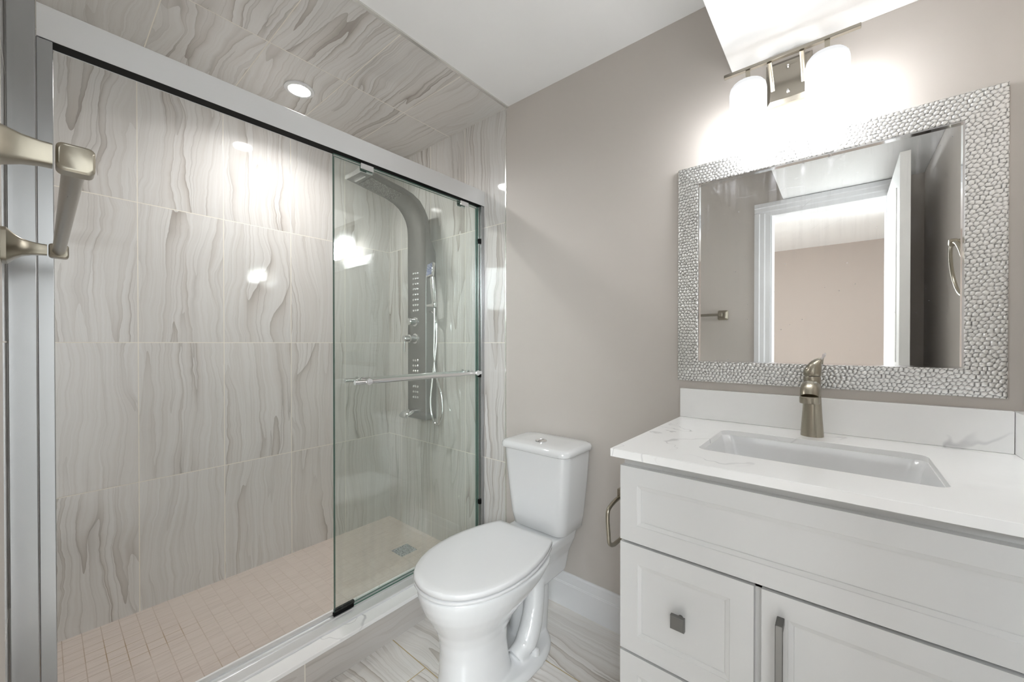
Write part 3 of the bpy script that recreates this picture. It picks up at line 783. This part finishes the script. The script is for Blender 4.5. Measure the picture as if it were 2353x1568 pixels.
# ================================================================== MIRROR
mi = thing('wall_mirror', 'square wall mirror in a wide hammered silver frame above the vanity', 'mirror', (-0.076, D, 1.4345))
MX0, MX1, MZ0, MZ1 = -.4654, .3132, 1.0505, 1.8187
IX0, IX1, IZ0, IZ1 = -.3945, .2400, 1.1215, 1.7475
st_ = 0.0021
nx = int(round((MX1 - MX0) / st_)); nzr = int(round((MZ1 - MZ0) / st_))
gx = np.linspace(MX0, MX1, nx + 1); gz = np.linspace(MZ0, MZ1, nzr + 1)
def snap(g, v): g[np.argmin(abs(g - v))] = v
snap(gx, IX0); snap(gx, IX1); snap(gz, IZ0); snap(gz, IZ1)
GX, GZ = np.meshgrid(gx, gz, indexing='ij')
rng = np.random.default_rng(3)
cell = 0.0112
nc = 100
ox = (np.arange(nc)[None, :] % 2) * 0.5
jx = (np.arange(nc)[:, None] + 0.25 + ox + rng.uniform(-.30, .30, (nc, nc))) * cell + MX0 - 5 * cell
jz = (np.arange(nc)[None, :] + 0.5 + rng.uniform(-.30, .30, (nc, nc))) * cell * 0.92 + MZ0 - 5 * cell
ci = ((GX - (MX0 - 5 * cell)) / cell).astype(int); cj = ((GZ - (MZ0 - 5 * cell)) / (cell * 0.92)).astype(int)
f1 = np.full(GX.shape, 9.0); f2 = f1.copy()
for a in range(-2, 3):
    for b in range(-2, 3):
        d = np.hypot(GX - jx[ci + a, cj + b], GZ - jz[ci + a, cj + b])
        f2 = np.minimum(f2, np.maximum(f1, d)); f1 = np.minimum(f1, d)
gap = f2 - f1
dome = 1 - np.exp(-(gap / 0.0032) ** 1.3)
edge = np.minimum.reduce([GX - MX0, MX1 - GX, GZ - MZ0, MZ1 - GZ])       # distance to the outer edge
innd = np.maximum.reduce([IX0 - GX, GX - IX1, IZ0 - GZ, GZ - IZ1])       # distance to the inner edge
prof_h = 0.012 + 0.012 * np.clip(1 - (innd / 0.075), 0, 1) ** 0.8
fade = np.clip(np.minimum(edge, innd) / 0.003, 0, 1)
H = prof_h + 0.0026 * dome * (0.35 + 0.65 * fade)
inside = (GX > IX0 + 1e-6) & (GX < IX1 - 1e-6) & (GZ > IZ0 + 1e-6) & (GZ < IZ1 - 1e-6)
idx = -np.ones(GX.shape, int); keep = ~inside; idx[keep] = np.arange(keep.sum())
V = np.stack([GX[keep], D - H[keep], GZ[keep]], 1)
groove_shade = np.clip(1 - gap / 0.0025, 0, 1)[keep]
A, B_, C_, D_ = idx[:-1, :-1], idx[1:, :-1], idx[1:, 1:], idx[:-1, 1:]
ok = (A >= 0) & (B_ >= 0) & (C_ >= 0) & (D_ >= 0)
cxm = (GX[:-1, :-1] + GX[1:, 1:]) / 2; czm = (GZ[:-1, :-1] + GZ[1:, 1:]) / 2
ok &= ~((cxm > IX0) & (cxm < IX1) & (czm > IZ0) & (czm < IZ1))
Fq = np.stack([A[ok], B_[ok], C_[ok], D_[ok]], 1)
me = bpy.data.meshes.new('frame'); me.from_pydata(V.tolist(), [], Fq.tolist())
at = me.attributes.new('groove_shade', 'FLOAT', 'POINT'); at.data.foreach_set('value', groove_shade.astype(np.float32))
bm = bmesh.new(); bm.from_mesh(me)
be = [e for e in bm.edges if e.is_boundary]
r_ = bmesh.ops.extrude_edge_only(bm, edges=be)
for v in r_['geom']:
    if isinstance(v, bmesh.types.BMVert): v.co.y = D - 0.001
bmesh.ops.recalc_face_normals(bm, faces=bm.faces)
bm.to_mesh(me); bm.free()
me.polygons.foreach_set('use_smooth', [True] * len(me.polygons)); me.set_sharp_from_angle(angle=math.radians(62))
me.materials.append(M['hammered'])
fo = bpy.data.objects.new('frame', me); COL.objects.link(fo); fo.parent = mi; fo.matrix_parent_inverse = mi.matrix_basis.inverted()
bm = bmesh.new()
for a in ((IX0, IX0 + .004, IZ0, IZ1), (IX1 - .004, IX1, IZ0, IZ1), (IX0 + .004, IX1 - .004, IZ0, IZ0 + .004), (IX0 + .004, IX1 - .004, IZ1 - .004, IZ1)):
    box(bm, a[0], a[1], D - .0225, D - .009, a[2], a[3])
finish('inner_lip', bm, 'chrome', mi)
finish('mirror_glass', bx(IX0 + .0005, IX1 - .0005, D - .0125, D - .0095, IZ0 + .0005, IZ1 - .0005), 'mirror', mi)

# ================================================================== VANITY LIGHT
vl = thing('vanity_light', 'two shade brushed nickel vanity light over the mirror', 'wall light', (-.13, D, 2.02))
YB = D - .098; ZB = 2.040
bm = bmesh.new()
loft(bm, [[(-.131 + s * a, y, 2.008 + t * b) for s, t in ((-1, -1), (1, -1), (1, 1), (-1, 1))] for y, a, b in ((D - .0005, .060, .068), (D - .012, .060, .068), (D - .020, .050, .058), (D - .022, .048, .056))])
finish('backplate', bm, 'nickel_bar', vl, bevel=0.001)
for z in (2.046, 1.970):
    bm = bmesh.new(); lathe(bm, [(.0055, D - .021), (.0055, D - .026), (.003, D - .031), (.001, D - .032)], 'y', (-.131, 0, z), 14)
    finish('screw', bm, 'chrome', vl)
bm = bmesh.new(); box(bm, -.2955, .0385, YB - .007, YB + .007, ZB - .0045, ZB + .0045)
finish('bar', bm, 'nickel_bar', vl, bevel=0.001)
for x in (-.172, -.092):
    bm = bmesh.new()
    tube(bm, smooth_path([(x, D - .018, 1.985), (x, D - .040, 2.006), (x, D - .075, 2.026), (x, YB, ZB - .005)], 5), [(.0035, .006)] * 16, 12, exp=4)
    finish('arm', bm, 'nickel', vl)
for x in (-.2285, -.0335):
    bm = bmesh.new(); box(bm, x - .006, x + .006, YB - .003, YB + .003, 2.002, ZB - .0046)
    lathe(bm, [(.022, 0), (.022, .005), (.012, .008)], 'z', (x, YB, 1.995), 24)
    finish('stem', bm, 'nickel', vl)
    bm = bmesh.new()
    lathe(bm, [(.001, 1.995), (.030, 1.995), (.042, 1.991), (.0485, 1.982), (.0505, 1.970), (.0505, 1.832), (.0490, 1.824), (.0465, 1.8215), (.0455, 1.824), (.0455, 1.9), (.0455, 1.975), (.03, 1.989), (.001, 1.990)], 'z', (x, YB, 0), 48)
    finish('shade', bm, 'shade', vl, angle=60)

# ================================================================== TOWEL BAR (foreground, on the doorway wall) AND RING
tb = thing('towel_bar', 'brushed nickel towel bar seen end-on at the left, beside the shower', 'towel bar', (-.97, YA, 1.38))
ZR, YR = 1.381, 0.024
XN, XF = -.640, -1.295
def post(x):
    bm = bmesh.new()
    prof = [(YA + .0002, .0335, .0335), (YA + .007, .0335, .0335), (YA + .0085, .0315, .0315), (YA + .016, .0225, .0235), (YA + .026, .0155, .0165), (YA + .038, .0115, .0130), (YA + .050, .0100, .0112), (YA + .058, .0102, .0110)]
    rings = []
    for y, a, b in prof:
        rings.append([(p[0], y, p[1]) for p in [(q[0], q[1]) for q in rrect(x, ZR, a, b, min(a, b) * .28, 0, 3)]])
    loft(bm, rings)
    o = finish('post', bm, 'nickel', tb, angle=40)
    bm = bmesh.new()
    loft(bm, [[(x + dx, p[0], p[1]) for p in rrect(YR, ZR, a, b, .0055, 0, 4)] for dx, a, b in ((-.0115, .0120, .0125), (-.0095, .0140, .0145), (.0095, .0140, .0145), (.0115, .0120, .0125))])
    finish('end_block', bm, 'nickel', o, angle=40)
post(XN); post(XF)
bm = bmesh.new(); tube(bm, [(XN - .010, YR, ZR), (XF + .010, YR, ZR)], .0092, 24)
finish('bar', bm, 'nickel_bar', tb)
tr = thing('towel_ring', 'brushed nickel towel ring on the right wall, seen only in the mirror', 'towel ring', (XR, .965, 1.535))
bm = bmesh.new(); lathe(bm, [(.024, XR - .0003), (.024, XR - .006), (.012, XR - .012), (.010, XR - .034), (.013, XR - .038), (.013, XR - .054), (.010, XR - .057)], 'x', (0, .965, 1.535), 24)
finish('post', bm, 'nickel', tr)
bm = bmesh.new(); ring = []
for k in range(40):
    a = 2 * PI * k / 40
    c = Vector((XR - .034 - .012 * math.cos(a), .965 + .092 * math.sin(a), 1.535 - .094 + .092 * math.cos(a))); rad = Vector((0, math.sin(a), math.cos(a)))
    ring.append([tuple(c + rad * (.0055 * math.cos(b)) + Vector((1, 0, 0)) * (.0055 * math.sin(b))) for b in [2 * PI * q / 12 for q in range(12)]])
loft(bm, ring, closed=True)
finish('ring', bm, 'nickel', tr)
